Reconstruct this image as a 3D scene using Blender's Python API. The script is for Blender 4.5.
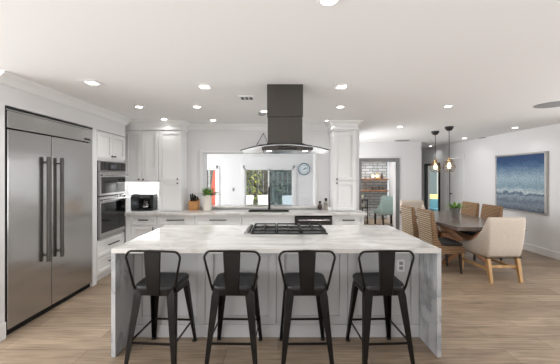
import bpy, bmesh, math, random
from mathutils import Vector, Matrix
for o in list(bpy.data.objects): bpy.data.objects.remove(o)
SC = bpy.context.scene; COL = SC.collection
PI = math.pi; R = math.radians

# ------------------------------------------------------------------ camera, world, sun, large lights, exposure
cam = bpy.data.cameras.new('camera'); camo = bpy.data.objects.new('camera', cam); COL.objects.link(camo)
camo.location = (0, 0, 1.53); camo.rotation_euler = (PI/2, 0, 0)
cam.sensor_fit = 'HORIZONTAL'; cam.sensor_width = 36; cam.lens = 36*295/560
cam.shift_x = 2/560; cam.shift_y = -6/560; cam.clip_start = .05
SC.camera = camo

W = bpy.data.worlds.new('world'); SC.world = W; W.use_nodes = True
W.node_tree.nodes['Background'].inputs[0].default_value = (.94, .97, 1.0, 1)
W.node_tree.nodes['Background'].inputs[1].default_value = 0.6

def area(name, loc, rot, sx, sy, power, col=(1, 1, 1)):
    l = bpy.data.lights.new(name, 'AREA'); l.shape = 'RECTANGLE'; l.size = sx; l.size_y = sy; l.energy = power; l.color = col
    o = bpy.data.objects.new(name, l); COL.objects.link(o); o.location = loc; o.rotation_euler = rot
    return o
area('left_window_daylight', (-4.5, -.2, 1.35), (R(90), 0, R(-90)), 4.6, 2.0, 110)   # the glazed side of the room left of the camera
area('right_side_fill', (5.6, 2.2, 1.2), (R(90), 0, R(90)), 3.6, 2.0, 60)           # fill added at an unseen opening in the right wall for side daylight
area('ceiling_bounce_fill', (0.3, -.7, .3), (PI, 0, 0), 7.0, 3.8, 42, (.95, .98, 1))                    # unseen upward fill added to brighten the ceiling, standing in for bounced flash
area('dining_fill', (1.475, 7.15, 1.5), (R(90), 0, R(-90)), 1.7, 1.1, 26)  # fill light added for the dining area, set in a made-up inner window
area('sunroom_fill', (-4.6, 8.0, 1.3), (R(90), 0, R(-90)), 3.6, 2.2, 100)        # fill added out of view to brighten the room behind the pass-through
sun = bpy.data.lights.new('sun', 'SUN'); sun.energy = 3.2; sun.angle = R(3); sun.color = (1, .95, .88)
suno = bpy.data.objects.new('sun', sun); COL.objects.link(suno); suno.rotation_euler = (R(30), R(12), 0)

SC.view_settings.view_transform = 'Standard'; SC.view_settings.look = 'None'
SC.view_settings.gamma = 1; SC.view_settings.use_curve_mapping = False
SC.view_settings.exposure = 0.62

# ------------------------------------------------------------------ helpers
def lin(c):
    return tuple((v/255/12.92) if v/255 <= .04045 else ((v/255+.055)/1.055)**2.4 for v in c)

def mat(name, rgb, rough=.5, metal=0, emit=0, var=0, scale=8, bump=0, bscale=60, stretch=(1, 1, 1), coat=0, spec=.5, trans=0, coords='Object'):
    m = bpy.data.materials.new(name); m.use_nodes = True
    nt = m.node_tree; N = nt.nodes; L = nt.links; b = N['Principled BSDF']
    c = lin(rgb)
    b.inputs['Base Color'].default_value = (*c, 1); b.inputs['Roughness'].default_value = rough
    b.inputs['Metallic'].default_value = metal; b.inputs['Coat Weight'].default_value = coat
    b.inputs['Specular IOR Level'].default_value = spec; b.inputs['Transmission Weight'].default_value = trans
    if emit:
        b.inputs['Emission Color'].default_value = (*c, 1); b.inputs['Emission Strength'].default_value = emit
    tc = N.new('ShaderNodeTexCoord'); mp = N.new('ShaderNodeMapping'); mp.inputs['Scale'].default_value = stretch
    L.new(tc.outputs[coords], mp.inputs['Vector'])
    if var:
        n = N.new('ShaderNodeTexNoise'); n.inputs['Scale'].default_value = scale; n.inputs['Detail'].default_value = 5
        L.new(mp.outputs[0], n.inputs['Vector'])
        r = N.new('ShaderNodeValToRGB'); r.color_ramp.elements[0].position = .3; r.color_ramp.elements[1].position = .7
        r.color_ramp.elements[0].color = (*[v*(1-var) for v in c], 1)
        r.color_ramp.elements[1].color = (*[min(1, v*(1+var)) for v in c], 1)
        L.new(n.outputs['Fac'], r.inputs['Fac']); L.new(r.outputs[0], b.inputs['Base Color'])
    if bump:
        n2 = N.new('ShaderNodeTexNoise'); n2.inputs['Scale'].default_value = bscale; n2.inputs['Detail'].default_value = 3
        L.new(mp.outputs[0], n2.inputs['Vector'])
        bp = N.new('ShaderNodeBump'); bp.inputs['Strength'].default_value = bump; bp.inputs['Distance'].default_value = .004
        L.new(n2.outputs['Fac'], bp.inputs['Height']); L.new(bp.outputs[0], b.inputs['Normal'])
    return m

def nodes(m): return m.node_tree.nodes, m.node_tree.links, m.node_tree.nodes['Principled BSDF']

def marble(name, base, vein, scale=1.3, rough=.12):
    m = mat(name, base, rough); N, L, b = nodes(m)
    tc = N.new('ShaderNodeTexCoord'); mp = N.new('ShaderNodeMapping'); mp.inputs['Rotation'].default_value = (.3, .5, .6)
    mp.inputs['Scale'].default_value = (.7, 1.6, 1.1)
    L.new(tc.outputs['Object'], mp.inputs[0])
    n = N.new('ShaderNodeTexNoise'); n.inputs['Scale'].default_value = scale; n.inputs['Detail'].default_value = 8
    n.inputs['Distortion'].default_value = 1.6; L.new(mp.outputs[0], n.inputs['Vector'])
    r = N.new('ShaderNodeValToRGB'); e = r.color_ramp.elements
    e[0].position = .40; e[0].color = (*lin(base), 1)
    e[1].position = .62; e[1].color = (*lin(base), 1)
    v = r.color_ramp.elements.new(.5); v.color = (*lin(vein), 1)
    v2 = r.color_ramp.elements.new(.475); v2.color = (*[(a*.75+c*.25) for a, c in zip(lin(base), lin(vein))], 1)
    L.new(n.outputs['Fac'], r.inputs[0])
    n2 = N.new('ShaderNodeTexNoise'); n2.inputs['Scale'].default_value = scale*2.2; n2.inputs['Detail'].default_value = 4
    L.new(mp.outputs[0], n2.inputs['Vector'])
    mr = N.new('ShaderNodeMapRange'); mr.inputs[1].default_value = .3; mr.inputs[2].default_value = .75
    mr.inputs[3].default_value = .86; mr.inputs[4].default_value = 1.05
    L.new(n2.outputs['Fac'], mr.inputs[0])
    mx = N.new('ShaderNodeMix'); mx.data_type = 'RGBA'; mx.blend_type = 'MULTIPLY'; mx.inputs[0].default_value = 1
    L.new(r.outputs[0], mx.inputs[6]); L.new(mr.outputs[0], mx.inputs[7]); L.new(mx.outputs[2], b.inputs['Base Color'])
    return m

def floor_mat():
    m = mat('wood_plank_floor', (150, 128, 108), .42); N, L, b = nodes(m)
    tc = N.new('ShaderNodeTexCoord')
    br = N.new('ShaderNodeTexBrick'); br.offset = .37; br.offset_frequency = 2
    br.inputs['Scale'].default_value = 1; br.inputs['Brick Width'].default_value = 1.22; br.inputs['Row Height'].default_value = .2
    br.inputs['Mortar Size'].default_value = .0022; br.inputs['Bias'].default_value = 0
    br.inputs['Color1'].default_value = (*lin((174, 154, 132)), 1); br.inputs['Color2'].default_value = (*lin((148, 128, 108)), 1)
    br.inputs['Mortar'].default_value = (*lin((100, 85, 70)), 1)
    L.new(tc.outputs['Object'], br.inputs['Vector'])
    mp = N.new('ShaderNodeMapping'); mp.inputs['Scale'].default_value = (1.2, 16, 1); L.new(tc.outputs['Object'], mp.inputs[0])
    n = N.new('ShaderNodeTexNoise'); n.inputs['Scale'].default_value = 2.2; n.inputs['Detail'].default_value = 7; n.inputs['Distortion'].default_value = .6
    L.new(mp.outputs[0], n.inputs['Vector'])
    mr = N.new('ShaderNodeMapRange'); mr.inputs[1].default_value = .28; mr.inputs[2].default_value = .75; mr.inputs[3].default_value = .58; mr.inputs[4].default_value = 1.26
    L.new(n.outputs['Fac'], mr.inputs[0])
    n3 = N.new('ShaderNodeTexNoise'); n3.inputs['Scale'].default_value = 1.6; n3.inputs['Detail'].default_value = 3
    mp3 = N.new('ShaderNodeMapping'); mp3.inputs['Scale'].default_value = (.8, 2.6, 1); L.new(tc.outputs['Object'], mp3.inputs[0]); L.new(mp3.outputs[0], n3.inputs['Vector'])
    mr3 = N.new('ShaderNodeMapRange'); mr3.inputs[1].default_value = .3; mr3.inputs[2].default_value = .7; mr3.inputs[3].default_value = .86; mr3.inputs[4].default_value = 1.1
    L.new(n3.outputs['Fac'], mr3.inputs[0])
    mm = N.new('ShaderNodeMath'); mm.operation = 'MULTIPLY'; L.new(mr.outputs[0], mm.inputs[0]); L.new(mr3.outputs[0], mm.inputs[1])
    mx = N.new('ShaderNodeMix'); mx.data_type = 'RGBA'; mx.blend_type = 'MULTIPLY'; mx.inputs[0].default_value = 1
    L.new(br.outputs['Color'], mx.inputs[6]); L.new(mm.outputs[0], mx.inputs[7]); L.new(mx.outputs[2], b.inputs['Base Color'])
    bp = N.new('ShaderNodeBump'); bp.inputs['Strength'].default_value = .25; bp.inputs['Distance'].default_value = .003
    L.new(n.outputs['Fac'], bp.inputs['Height']); L.new(bp.outputs[0], b.inputs['Normal'])
    return m

def tile_mat():
    m = mat('white_subway_tile', (205, 207, 208), .25); N, L, b = nodes(m)
    tc = N.new('ShaderNodeTexCoord'); sp = N.new('ShaderNodeSeparateXYZ'); cb = N.new('ShaderNodeCombineXYZ')
    L.new(tc.outputs['Object'], sp.inputs[0]); L.new(sp.outputs['X'], cb.inputs['X']); L.new(sp.outputs['Z'], cb.inputs['Y'])
    br = N.new('ShaderNodeTexBrick'); br.inputs['Scale'].default_value = 1; br.inputs['Brick Width'].default_value = .30; br.inputs['Row Height'].default_value = .1
    br.inputs['Mortar Size'].default_value = .009
    br.inputs['Color1'].default_value = (*lin((196, 198, 200)), 1); br.inputs['Color2'].default_value = (*lin((168, 172, 175)), 1)
    br.inputs['Mortar'].default_value = (*lin((104, 106, 108)), 1)
    L.new(cb.outputs[0], br.inputs['Vector']); L.new(br.outputs['Color'], b.inputs['Base Color'])
    return m

def steel(name, rgb, rough=.28, axis=(1, 1, 60), aniso=.0, wave=.0):
    m = mat(name, rgb, rough, 1); N, L, b = nodes(m)
    tc = N.new('ShaderNodeTexCoord'); mp = N.new('ShaderNodeMapping'); mp.inputs['Scale'].default_value = axis
    L.new(tc.outputs['Object'], mp.inputs[0])
    n = N.new('ShaderNodeTexNoise'); n.inputs['Scale'].default_value = 3; n.inputs['Detail'].default_value = 6; L.new(mp.outputs[0], n.inputs['Vector'])
    mr = N.new('ShaderNodeMapRange'); mr.inputs[3].default_value = rough-.03; mr.inputs[4].default_value = rough+.04
    L.new(n.outputs['Fac'], mr.inputs[0]); L.new(mr.outputs[0], b.inputs['Roughness'])
    if wave:                                                       # faint panel waviness of rolled sheet
        mp2 = N.new('ShaderNodeMapping'); mp2.inputs['Scale'].default_value = (.6, .6, 3.2); L.new(tc.outputs['Object'], mp2.inputs[0])
        n2 = N.new('ShaderNodeTexNoise'); n2.inputs['Scale'].default_value = 1.1; n2.inputs['Detail'].default_value = 1.5; L.new(mp2.outputs[0], n2.inputs['Vector'])
        bp = N.new('ShaderNodeBump'); bp.inputs['Strength'].default_value = wave; bp.inputs['Distance'].default_value = .03
        L.new(n2.outputs['Fac'], bp.inputs['Height']); L.new(bp.outputs[0], b.inputs['Normal'])
    return m

def rattan_mat():
    m = mat('woven_rattan', (150, 122, 92), .6); N, L, b = nodes(m)
    tc = N.new('ShaderNodeTexCoord')
    w = N.new('ShaderNodeTexWave'); w.bands_direction = 'Z'; w.inputs['Scale'].default_value = 12; w.inputs['Distortion'].default_value = 1.2; w.inputs['Detail'].default_value = 2
    w.inputs['Detail Scale'].default_value = 6
    L.new(tc.outputs['Object'], w.inputs['Vector'])
    r = N.new('ShaderNodeValToRGB'); r.color_ramp.elements[0].color = (*lin((120, 90, 62)), 1); r.color_ramp.elements[1].color = (*lin((158, 126, 94)), 1)
    r.color_ramp.elements[0].position = .2; r.color_ramp.elements[1].position = .8
    L.new(w.outputs['Fac'], r.inputs[0])
    n = N.new('ShaderNodeTexNoise'); n.inputs['Scale'].default_value = 45; L.new(tc.outputs['Object'], n.inputs['Vector'])
    mr = N.new('ShaderNodeMapRange'); mr.inputs[3].default_value = .7; mr.inputs[4].default_value = 1.25; L.new(n.outputs['Fac'], mr.inputs[0])
    mx = N.new('ShaderNodeMix'); mx.data_type = 'RGBA'; mx.blend_type = 'MULTIPLY'; mx.inputs[0].default_value = 1
    L.new(r.outputs[0], mx.inputs[6]); L.new(mr.outputs[0], mx.inputs[7]); L.new(mx.outputs[2], b.inputs['Base Color'])
    bp = N.new('ShaderNodeBump'); bp.inputs['Strength'].default_value = .8; bp.inputs['Distance'].default_value = .01
    L.new(w.outputs['Fac'], bp.inputs['Height']); L.new(bp.outputs[0], b.inputs['Normal'])
    return m

def rib_mat():
    m = rattan_mat(); m.name = 'ribbed_rattan'
    for n in m.node_tree.nodes:
        if n.type == 'VALTORGB': n.color_ramp.elements[0].color = (*lin((136, 112, 86)), 1); n.color_ramp.elements[1].color = (*lin((208, 188, 158)), 1)
        if n.type == 'TEX_WAVE': n.inputs['Scale'].default_value = 9; n.inputs['Distortion'].default_value = .5
    return m

def painting_mat():
    m = mat('abstract_seascape_canvas', (140, 160, 178), .6); N, L, b = nodes(m)
    tc = N.new('ShaderNodeTexCoord'); sp = N.new('ShaderNodeSeparateXYZ'); L.new(tc.outputs['Generated'], sp.inputs[0])
    mp = N.new('ShaderNodeMapping'); mp.inputs['Scale'].default_value = (1, 2.2, 4.5); L.new(tc.outputs['Generated'], mp.inputs[0])
    n = N.new('ShaderNodeTexNoise'); n.inputs['Scale'].default_value = 2.2; n.inputs['Detail'].default_value = 9; n.inputs['Roughness'].default_value = .68; L.new(mp.outputs[0], n.inputs['Vector'])
    a = N.new('ShaderNodeMath'); a.operation = 'MULTIPLY_ADD'; a.inputs[1].default_value = .26; a.inputs[2].default_value = -.13
    L.new(n.outputs['Fac'], a.inputs[0])
    s = N.new('ShaderNodeMath'); s.operation = 'ADD'; L.new(sp.outputs['Z'], s.inputs[0]); L.new(a.outputs[0], s.inputs[1])
    r = N.new('ShaderNodeValToRGB'); e = r.color_ramp.elements
    e[0].position = 0; e[0].color = (*lin((88, 100, 116)), 1); e[1].position = 1; e[1].color = (*lin((32, 62, 106)), 1)
    for p, c in ((.10, (122, 134, 148)), (.17, (98, 112, 128)), (.25, (140, 154, 166)), (.30, (62, 92, 116)), (.335, (184, 196, 200)), (.42, (122, 150, 166)),
                 (.58, (152, 174, 186)), (.7, (116, 142, 164)), (.8, (70, 102, 138)), (.9, (38, 72, 114))):
        k = e.new(p); k.color = (*lin(c), 1)
    L.new(s.outputs[0], r.inputs[0])
    n2 = N.new('ShaderNodeTexNoise'); n2.inputs['Scale'].default_value = 14; n2.inputs['Detail'].default_value = 6; L.new(mp.outputs[0], n2.inputs['Vector'])
    mr = N.new('ShaderNodeMapRange'); mr.inputs[1].default_value = .3; mr.inputs[2].default_value = .7; mr.inputs[3].default_value = .55; mr.inputs[4].default_value = 1.4; L.new(n2.outputs['Fac'], mr.inputs[0])
    mx = N.new('ShaderNodeMix'); mx.data_type = 'RGBA'; mx.blend_type = 'MULTIPLY'; mx.inputs[0].default_value = 1
    L.new(r.outputs[0], mx.inputs[6]); L.new(mr.outputs[0], mx.inputs[7]); L.new(mx.outputs[2], b.inputs['Base Color'])
    return m

def pane_mat(name, tint, gloss=.08, opacity=0, col=(128, 128, 128)):
    m = bpy.data.materials.new(name); m.use_nodes = True; N = m.node_tree.nodes; L = m.node_tree.links; N.clear()
    out = N.new('ShaderNodeOutputMaterial'); t = N.new('ShaderNodeBsdfTransparent'); t.inputs[0].default_value = (*tint, 1)
    g = N.new('ShaderNodeBsdfGlossy'); g.inputs['Roughness'].default_value = .02
    mx = N.new('ShaderNodeMixShader'); mx.inputs[0].default_value = gloss
    L.new(t.outputs[0], mx.inputs[1]); L.new(g.outputs[0], mx.inputs[2])
    if opacity:
        d = N.new('ShaderNodeBsdfDiffuse'); d.inputs[0].default_value = (*lin(col), 1)
        m2 = N.new('ShaderNodeMixShader'); m2.inputs[0].default_value = opacity
        L.new(mx.outputs[0], m2.inputs[1]); L.new(d.outputs[0], m2.inputs[2]); L.new(m2.outputs[0], out.inputs[0])
    else: L.new(mx.outputs[0], out.inputs[0])
    return m

def frost_mat(name):
    m = bpy.data.materials.new(name); m.use_nodes = True; N = m.node_tree.nodes; L = m.node_tree.links; N.clear()
    out = N.new('ShaderNodeOutputMaterial'); t = N.new('ShaderNodeBsdfTransparent'); g = N.new('ShaderNodeBsdfGlossy'); g.inputs['Roughness'].default_value = .03
    d = N.new('ShaderNodeBsdfTranslucent'); d.inputs[0].default_value = (.9, .92, .93, 1)
    a = N.new('ShaderNodeMixShader'); a.inputs[0].default_value = .8; b = N.new('ShaderNodeMixShader'); b.inputs[0].default_value = .22
    L.new(t.outputs[0], a.inputs[1]); L.new(d.outputs[0], a.inputs[2]); L.new(a.outputs[0], b.inputs[1]); L.new(g.outputs[0], b.inputs[2]); L.new(b.outputs[0], out.inputs[0])
    return m

def leaf_mat(name, c1, c2, c3):
    m = mat(name, c2, .5); N, L, b = nodes(m)
    g = N.new('ShaderNodeNewGeometry'); r = N.new('ShaderNodeValToRGB'); e = r.color_ramp.elements
    e[0].color = (*lin(c1), 1); e[1].color = (*lin(c3), 1); k = e.new(.5); k.color = (*lin(c2), 1)
    L.new(g.outputs['Random Per Island'], r.inputs[0]); L.new(r.outputs[0], b.inputs['Base Color'])
    return m

M = dict(
    wall=mat('wall_paint', (226, 226, 227), .6, bump=.05, bscale=150), ceil=mat('ceiling_paint', (240, 240, 240), .8),
    trim=mat('white_trim_paint', (234, 234, 234), .4), cab=mat('white_cabinet_lacquer', (233, 233, 233), .35),
    panel=mat('pale_grey_island_paint', (205, 206, 208), .4), floor=floor_mat(), tile=tile_mat(),
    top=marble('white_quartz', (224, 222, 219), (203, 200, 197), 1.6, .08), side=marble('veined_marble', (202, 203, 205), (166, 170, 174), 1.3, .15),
    steel=steel('brushed_stainless', (186, 185, 183), .2, (3, .5, 260), wave=.3), steel2=steel('stainless_handle', (190, 190, 190), .25),
    dsteel=steel('black_stainless', (92, 89, 86), .32, (60, 1, 1)), nickel=mat('dark_nickel', (110, 108, 106), .3, 1),
    black=mat('black_plastic', (22, 22, 23), .35), blackgl=mat('black_glass', (10, 10, 11), .05, spec=.6), cookgl=mat('black_ceramic_glass', (12, 12, 13), .3), void=mat('dark_recess', (14, 14, 14), .9),
    iron=mat('cast_iron', (24, 24, 24), .6, bump=.2), gun=mat('gunmetal_steel', (42, 40, 39), .38, .85, var=.18, scale=9),
    seat=mat('charcoal_seat', (44, 44, 46), .42, .3, var=.12, scale=12),
    lens=mat('lamp_lens', (255, 250, 242), .5, emit=6), bulb=mat('warm_bulb', (255, 222, 176), .4, emit=3.0), nook=mat('strip_lens', (255, 252, 246), .5, emit=3),
    hoodled=mat('hood_lamp_lens', (255, 250, 240), .5, emit=4),
    grey=mat('grey_plastic', (150, 151, 154), .6), white=mat('white_plastic', (238, 238, 238), .4), ceramic=mat('cream_ceramic', (226, 219, 208), .45, var=.05),
    linen=mat('cream_linen', (200, 188, 175), .9, var=.06, scale=40, bump=.25, bscale=220), teal=mat('pale_teal_velvet', (166, 188, 184), .8, var=.07, scale=12, bump=.1),
    oak=mat('honey_oak', (190, 150, 100), .5, var=.2, scale=7, stretch=(4, 4, 1)), walnut=mat('weathered_table_wood', (112, 101, 94), .22, var=.2, scale=5, stretch=(6, .6, 1)),
    beam=mat('brown_trestle_wood', (150, 104, 68), .5, var=.2, scale=7, stretch=(1, 3, 3)), block=mat('beech_block', (196, 140, 84), .5, var=.12, scale=12, stretch=(5, 5, 1)),
    shelf=mat('walnut_shelf', (140, 98, 66), .5, var=.25, scale=5, stretch=(1, 8, 8)), dark=mat('dark_stained_wood', (48, 36, 30), .5, var=.15),
    cush=mat('charcoal_cushion', (46, 44, 46), .85, bump=.2), rattan=rattan_mat(), rib=rib_mat(), paint=painting_mat(), silver=mat('brushed_silver_frame', (196, 194, 190), .35, .8, var=.06),
    pewter=mat('pewter_casing', (120, 120, 120), .35, .7, var=.12, scale=14), brass=mat('antique_brass', (190, 164, 122), .3, 1), cage=mat('bronze_wire', (140, 112, 78), .35, 1), gold=mat('gold_glaze', (210, 164, 80), .3, .5),
    clockface=mat('pale_blue_dial', (228, 238, 242), .5), clockrim=mat('grey_blue_rim', (112, 136, 150), .35, .4), hand=mat('clock_hand', (44, 60, 70), .5),
    glass=pane_mat('clear_glass', (.96, .98, .97), .06), tint=pane_mat('grey_screened_glass', (.8, .88, .92), .1, .14, (96, 112, 122)), hoodgl=frost_mat('frosted_hood_glass'),
    bottle=pane_mat('clear_bottle_glass', (.82, .8, .76), .14), amber=pane_mat('brown_bottle_glass', (.42, .3, .24), .14),
    leaf=leaf_mat('green_leaf', (44, 82, 34), (96, 138, 64), (150, 186, 96)), leafdk=leaf_mat('dark_leaf', (50, 76, 52), (84, 116, 84), (136, 158, 124)),
    leafyl=leaf_mat('yellow_green_leaf', (70, 104, 40), (150, 168, 60), (216, 208, 96)), leafbr=leaf_mat('brown_cane_leaf', (84, 62, 50), (122, 100, 78), (84, 104, 62)),
    soil=mat('potting_soil', (48, 38, 32), .9), bark=mat('bark', (104, 84, 66), .9, var=.2), pave=mat('grey_paving', (168, 166, 164), .8, var=.08, scale=4),
    orange=mat('orange_canvas', (226, 92, 64), .8, var=.06), fabricw=mat('white_outdoor_fabric', (232, 234, 238), .85), concrete=mat('grey_planter', (112, 108, 104), .8, var=.12, scale=14),
    curtain=mat('blue_grey_curtain', (204, 216, 222), .8, var=.08, scale=5, stretch=(6, 6, .3)), yellow=mat('pale_yellow_paint', (232, 222, 170), .7), blue=mat('teal_upholstery', (104, 160, 178), .8),
    sinkst=mat('sink_steel', (62, 62, 62), .55, .6), screen=mat('oven_display', (60, 66, 72), .15, emit=.25),
)
STEEL = M['steel']

class MB:
    def __init__(s): s.bm = bmesh.new()
    def box(s, x0, x1, y0, y1, z0, z1):
        v = [s.bm.verts.new(p) for p in ((x0,y0,z0),(x1,y0,z0),(x1,y1,z0),(x0,y1,z0),(x0,y0,z1),(x1,y0,z1),(x1,y1,z1),(x0,y1,z1))]
        for f in ((3,2,1,0),(4,5,6,7),(0,1,5,4),(1,2,6,5),(2,3,7,6),(3,0,4,7)): s.bm.faces.new([v[i] for i in f])
        return s
    def hexa(s, pts):                                              # 8 points: bottom loop, then top loop
        v = [s.bm.verts.new(p) for p in pts]
        for f in ((3,2,1,0),(4,5,6,7),(0,1,5,4),(1,2,6,5),(2,3,7,6),(3,0,4,7)): s.bm.faces.new([v[i] for i in f])
        return s
    def loops(s, rings, closed=True, cap=True):
        vs = [[s.bm.verts.new(p) for p in r] for r in rings]; n = len(vs[0])
        for a, b in zip(vs, vs[1:]):
            for i in range(n if closed else n-1):
                j = (i+1) % n; s.bm.faces.new((a[i], a[j], b[j], b[i]))
        if cap and closed:
            s.bm.faces.new(list(reversed(vs[0]))); s.bm.faces.new(vs[-1])
        return s
    def prism(s, poly, vec):
        vec = Vector(vec); return s.loops([[Vector(p) for p in poly], [Vector(p)+vec for p in poly]])
    def cyl(s, p0, p1, r0, r1=None, seg=16):
        r1 = r0 if r1 is None else r1; p0 = Vector(p0); p1 = Vector(p1); d = (p1-p0).normalized()
        u = d.orthogonal().normalized(); w = d.cross(u)
        ring = lambda p, r: [p + (u*math.cos(2*PI*i/seg)+w*math.sin(2*PI*i/seg))*r for i in range(seg)]
        return s.loops([ring(p0, r0), ring(p1, r1)])
    def tube(s, pts, r, seg=8, closed=False):
        pts = [Vector(p) for p in pts]; n = len(pts); rings = []; u = None
        for i, p in enumerate(pts):
            a = pts[i-1] if (i or closed) else p; b = pts[(i+1) % n] if (i < n-1 or closed) else p
            d = (b-a).normalized()
            u = d.orthogonal().normalized() if u is None else (u-d*u.dot(d)).normalized()
            w = d.cross(u); rr = r[i] if isinstance(r, (list, tuple)) else r
            rings.append([p+(u*math.cos(2*PI*k/seg)+w*math.sin(2*PI*k/seg))*rr for k in range(seg)])
        if closed: rings.append(rings[0])
        return s.loops(rings, cap=not closed)
    def lathe(s, c, prof, seg=24):
        c = Vector(c)
        return s.loops([[c+Vector((r*math.cos(2*PI*i/seg), r*math.sin(2*PI*i/seg), z)) for i in range(seg)] for r, z in prof])
    def build(s, name, m, parent=None, bev=0, smooth=False, sub=0, bseg=2):
        me = bpy.data.meshes.new(name)
        bmesh.ops.remove_doubles(s.bm, verts=s.bm.verts, dist=1e-6)
        bmesh.ops.recalc_face_normals(s.bm, faces=s.bm.faces)
        if parent is not None:
            r = parent
            off = Vector((0, 0, 0))
            while r is not None: off += r.location; r = r.parent
            if parent.get('_world', None) is not None or root_of(parent).get('_world') is not None:
                bmesh.ops.translate(s.bm, verts=s.bm.verts, vec=-off)
        if smooth:
            for f in s.bm.faces: f.smooth = True
        s.bm.to_mesh(me); s.bm.free()
        o = bpy.data.objects.new(name, me); COL.objects.link(o); me.materials.append(m)
        if parent is not None: o.parent = parent
        if bev:
            b = o.modifiers.new('edge', 'BEVEL'); b.width = bev; b.segments = bseg; b.limit_method = 'ANGLE'; b.angle_limit = R(40)
        if sub:
            q = o.modifiers.new('sub', 'SUBSURF'); q.levels = sub; q.render_levels = sub
        return o
def root_of(o):
    while o.parent is not None: o = o.parent
    return o
def box(*a): return MB().box(*a)

def thing(name, label, cat, loc, group=None, world=True):
    o = bpy.data.objects.new(name, None); COL.objects.link(o); o.location = loc; o.empty_display_size = .1
    o['label'] = label; o['category'] = cat
    if group: o['group'] = group
    if world: o['_world'] = 1
    return o
def tag(o, label, cat, group=None, kind=None):
    o['label'] = label; o['category'] = cat
    if group: o['group'] = group
    if kind: o['kind'] = kind
    return o
def struct(o): o['kind'] = 'structure'; return o
def recentre(o):                                                   # origin of a single-mesh thing to its base
    vs = [v.co for v in o.data.vertices]
    c = Vector(((min(v.x for v in vs)+max(v.x for v in vs))/2, (min(v.y for v in vs)+max(v.y for v in vs))/2, min(v.z for v in vs)))
    o.data.transform(Matrix.Translation(-c)); o.location = c; return o
def copy_tree(o, parent=None):
    c = o.copy(); COL.objects.link(c)
    if parent is not None: c.parent = parent; c.matrix_parent_inverse = o.matrix_parent_inverse.copy()
    for ch in [x for x in bpy.data.objects if x.parent == o]: copy_tree(ch, c)
    return c

H = 2.49          # ceiling height
XL, XR = -2.57, 5.12   # left and right wall faces
YB, YD, YF = 5.5, 8.33, 10.5  # kitchen back wall, dining back wall, far walls

# ------------------------------------------------------------------ the setting
struct(box(-4.6, 6.2, -3.2, 5.65, -.12, 0).box(1.5, 6.2, 5.65, 11.2, -.12, 0).build('floor', M['floor']))
struct(box(-4.6, 6.2, -3.2, 5.65, H, H+.15).box(1.5, 6.2, 5.65, 11.2, H, H+.15).build('ceiling', M['ceil']))
wl = MB()
wl.box(-3.35, XL, 2.68, 2.775, 0, H).box(-3.35, XL, 2.775, 4.09, 2.2, H).box(-3.35, XL, 4.09, 4.18, 0, H).box(-3.35, XL, 4.18, 4.965, 2.19, H).box(-3.5, -3.35, 2.68, 5.5, 0, H)
struct(wl.build('wall_left', M['wall']))
OX0, OX1, OZ0, OZ1 = -1.40, .69, .965, 1.965                       # pass-through opening
wb = MB()
wb.box(-3.5, OX0, YB, YB+.32, 0, H).box(OX1, 1.47, YB, YB+.32, 0, H).box(OX0, OX1, YB, YB+.32, 0, OZ0-.036).box(OX0, OX1, YB, YB+.32, OZ1, H)
struct(wb.build('wall_back', M['wall']))
wr = MB()                                                          # right wall with its door, glazed door and an unseen opening added for daylight
wr.box(XR, XR+.15, -3.2, .3, 0, H).box(XR, XR+.15, .3, 4.2, 2.15, H).box(XR, XR+.15, 4.2, 8.18, 0, H).box(XR, XR+.15, 8.18, 8.98, 2.07, H)
wr.box(XR, XR+.15, 8.98, 9.33, 0, H).box(XR, XR+.15, 9.33, 10.24, 1.93, H).box(XR, XR+.15, 10.24, 11.0, 0, H)
struct(wr.build('wall_right', M['wall']))
DX0, DX1, DZ = 2.34, 3.33, 1.94                                    # bar doorway
wd = MB(); wd.box(1.47, DX0, YD, YD+.18, 0, H).box(DX1, 4.05, YD, YD+.18, 0, H).box(DX0, DX1, YD, YD+.18, DZ, H).box(4.05-.12, 4.05, YD+.18, 10.45, 0, H)
wd.box(1.47, 1.6, YB+.32, 6.25, 0, H).box(1.47, 1.6, 8.05, 11.0, 0, H).box(1.47, 1.6, 6.25, 8.05, 0, .92).box(1.47, 1.6, 6.25, 8.05, 2.08, H)  # wall opening here is made up to hold the dining fill light
struct(wd.build('wall_dining', M['wall']))
struct(box(1.6, 3.93, 10.6, 10.75, 0, H).build('wall_bar', M['tile']))
struct(box(4.05, 5.12, 10.5, 10.65, 0, H).build('wall_hall', M['wall']))
struct(box(4.05, 4.09, 10.40, 10.5, 0, H).build('trim_7', M['pewter']))
iw = MB()  # frame added around the dining fill light, no real window
for a, b in ((6.2, 6.27), (7.12, 7.18), (8.03, 8.1)): iw.box(1.59, 1.62, a, b, .87, 2.13)
iw.box(1.59, 1.62, 6.2, 8.1, .87, .94).box(1.59, 1.62, 6.2, 8.1, 2.06, 2.13)
struct(iw.build('added_window_1', M['trim'], bev=.003))
# room behind the pass-through
SF = -.2
SX0, SX1 = -5.0, 1.47
struct(box(SX0, SX1, YB+.32, YF+.1, SF-.1, SF).build('floor_sunroom', M['pave']))
struct(box(SX0, SX1, YB+.32, YF+.15, 2.3, 2.42).build('ceiling_sunroom', M['ceil']))
GX0, GX1, GZ = -1.24, .60, 1.85                                   # sliding door
LX0, LX1 = -3.7, -2.13                                             # second door, on the left
wf = MB()
wf.box(SX0, LX0, YF, YF+.15, SF, 2.3).box(LX1, GX0, YF, YF+.15, SF, 2.3).box(GX1, SX1, YF, YF+.15, SF, 2.3).box(LX0, LX1, YF, YF+.15, GZ, 2.3).box(GX0, GX1, YF, YF+.15, GZ, 2.3)
struct(wf.build('wall_sunroom', M['trim']))
struct(box(-6.5, 6.5, YF+.15, 18, SF-.12, SF-.04).build('ground', M['pave']))

struct(box(-4.6, 6.2, -3.35, -3.2, 0, H).build('wall_rear', M['wall']))
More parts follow.
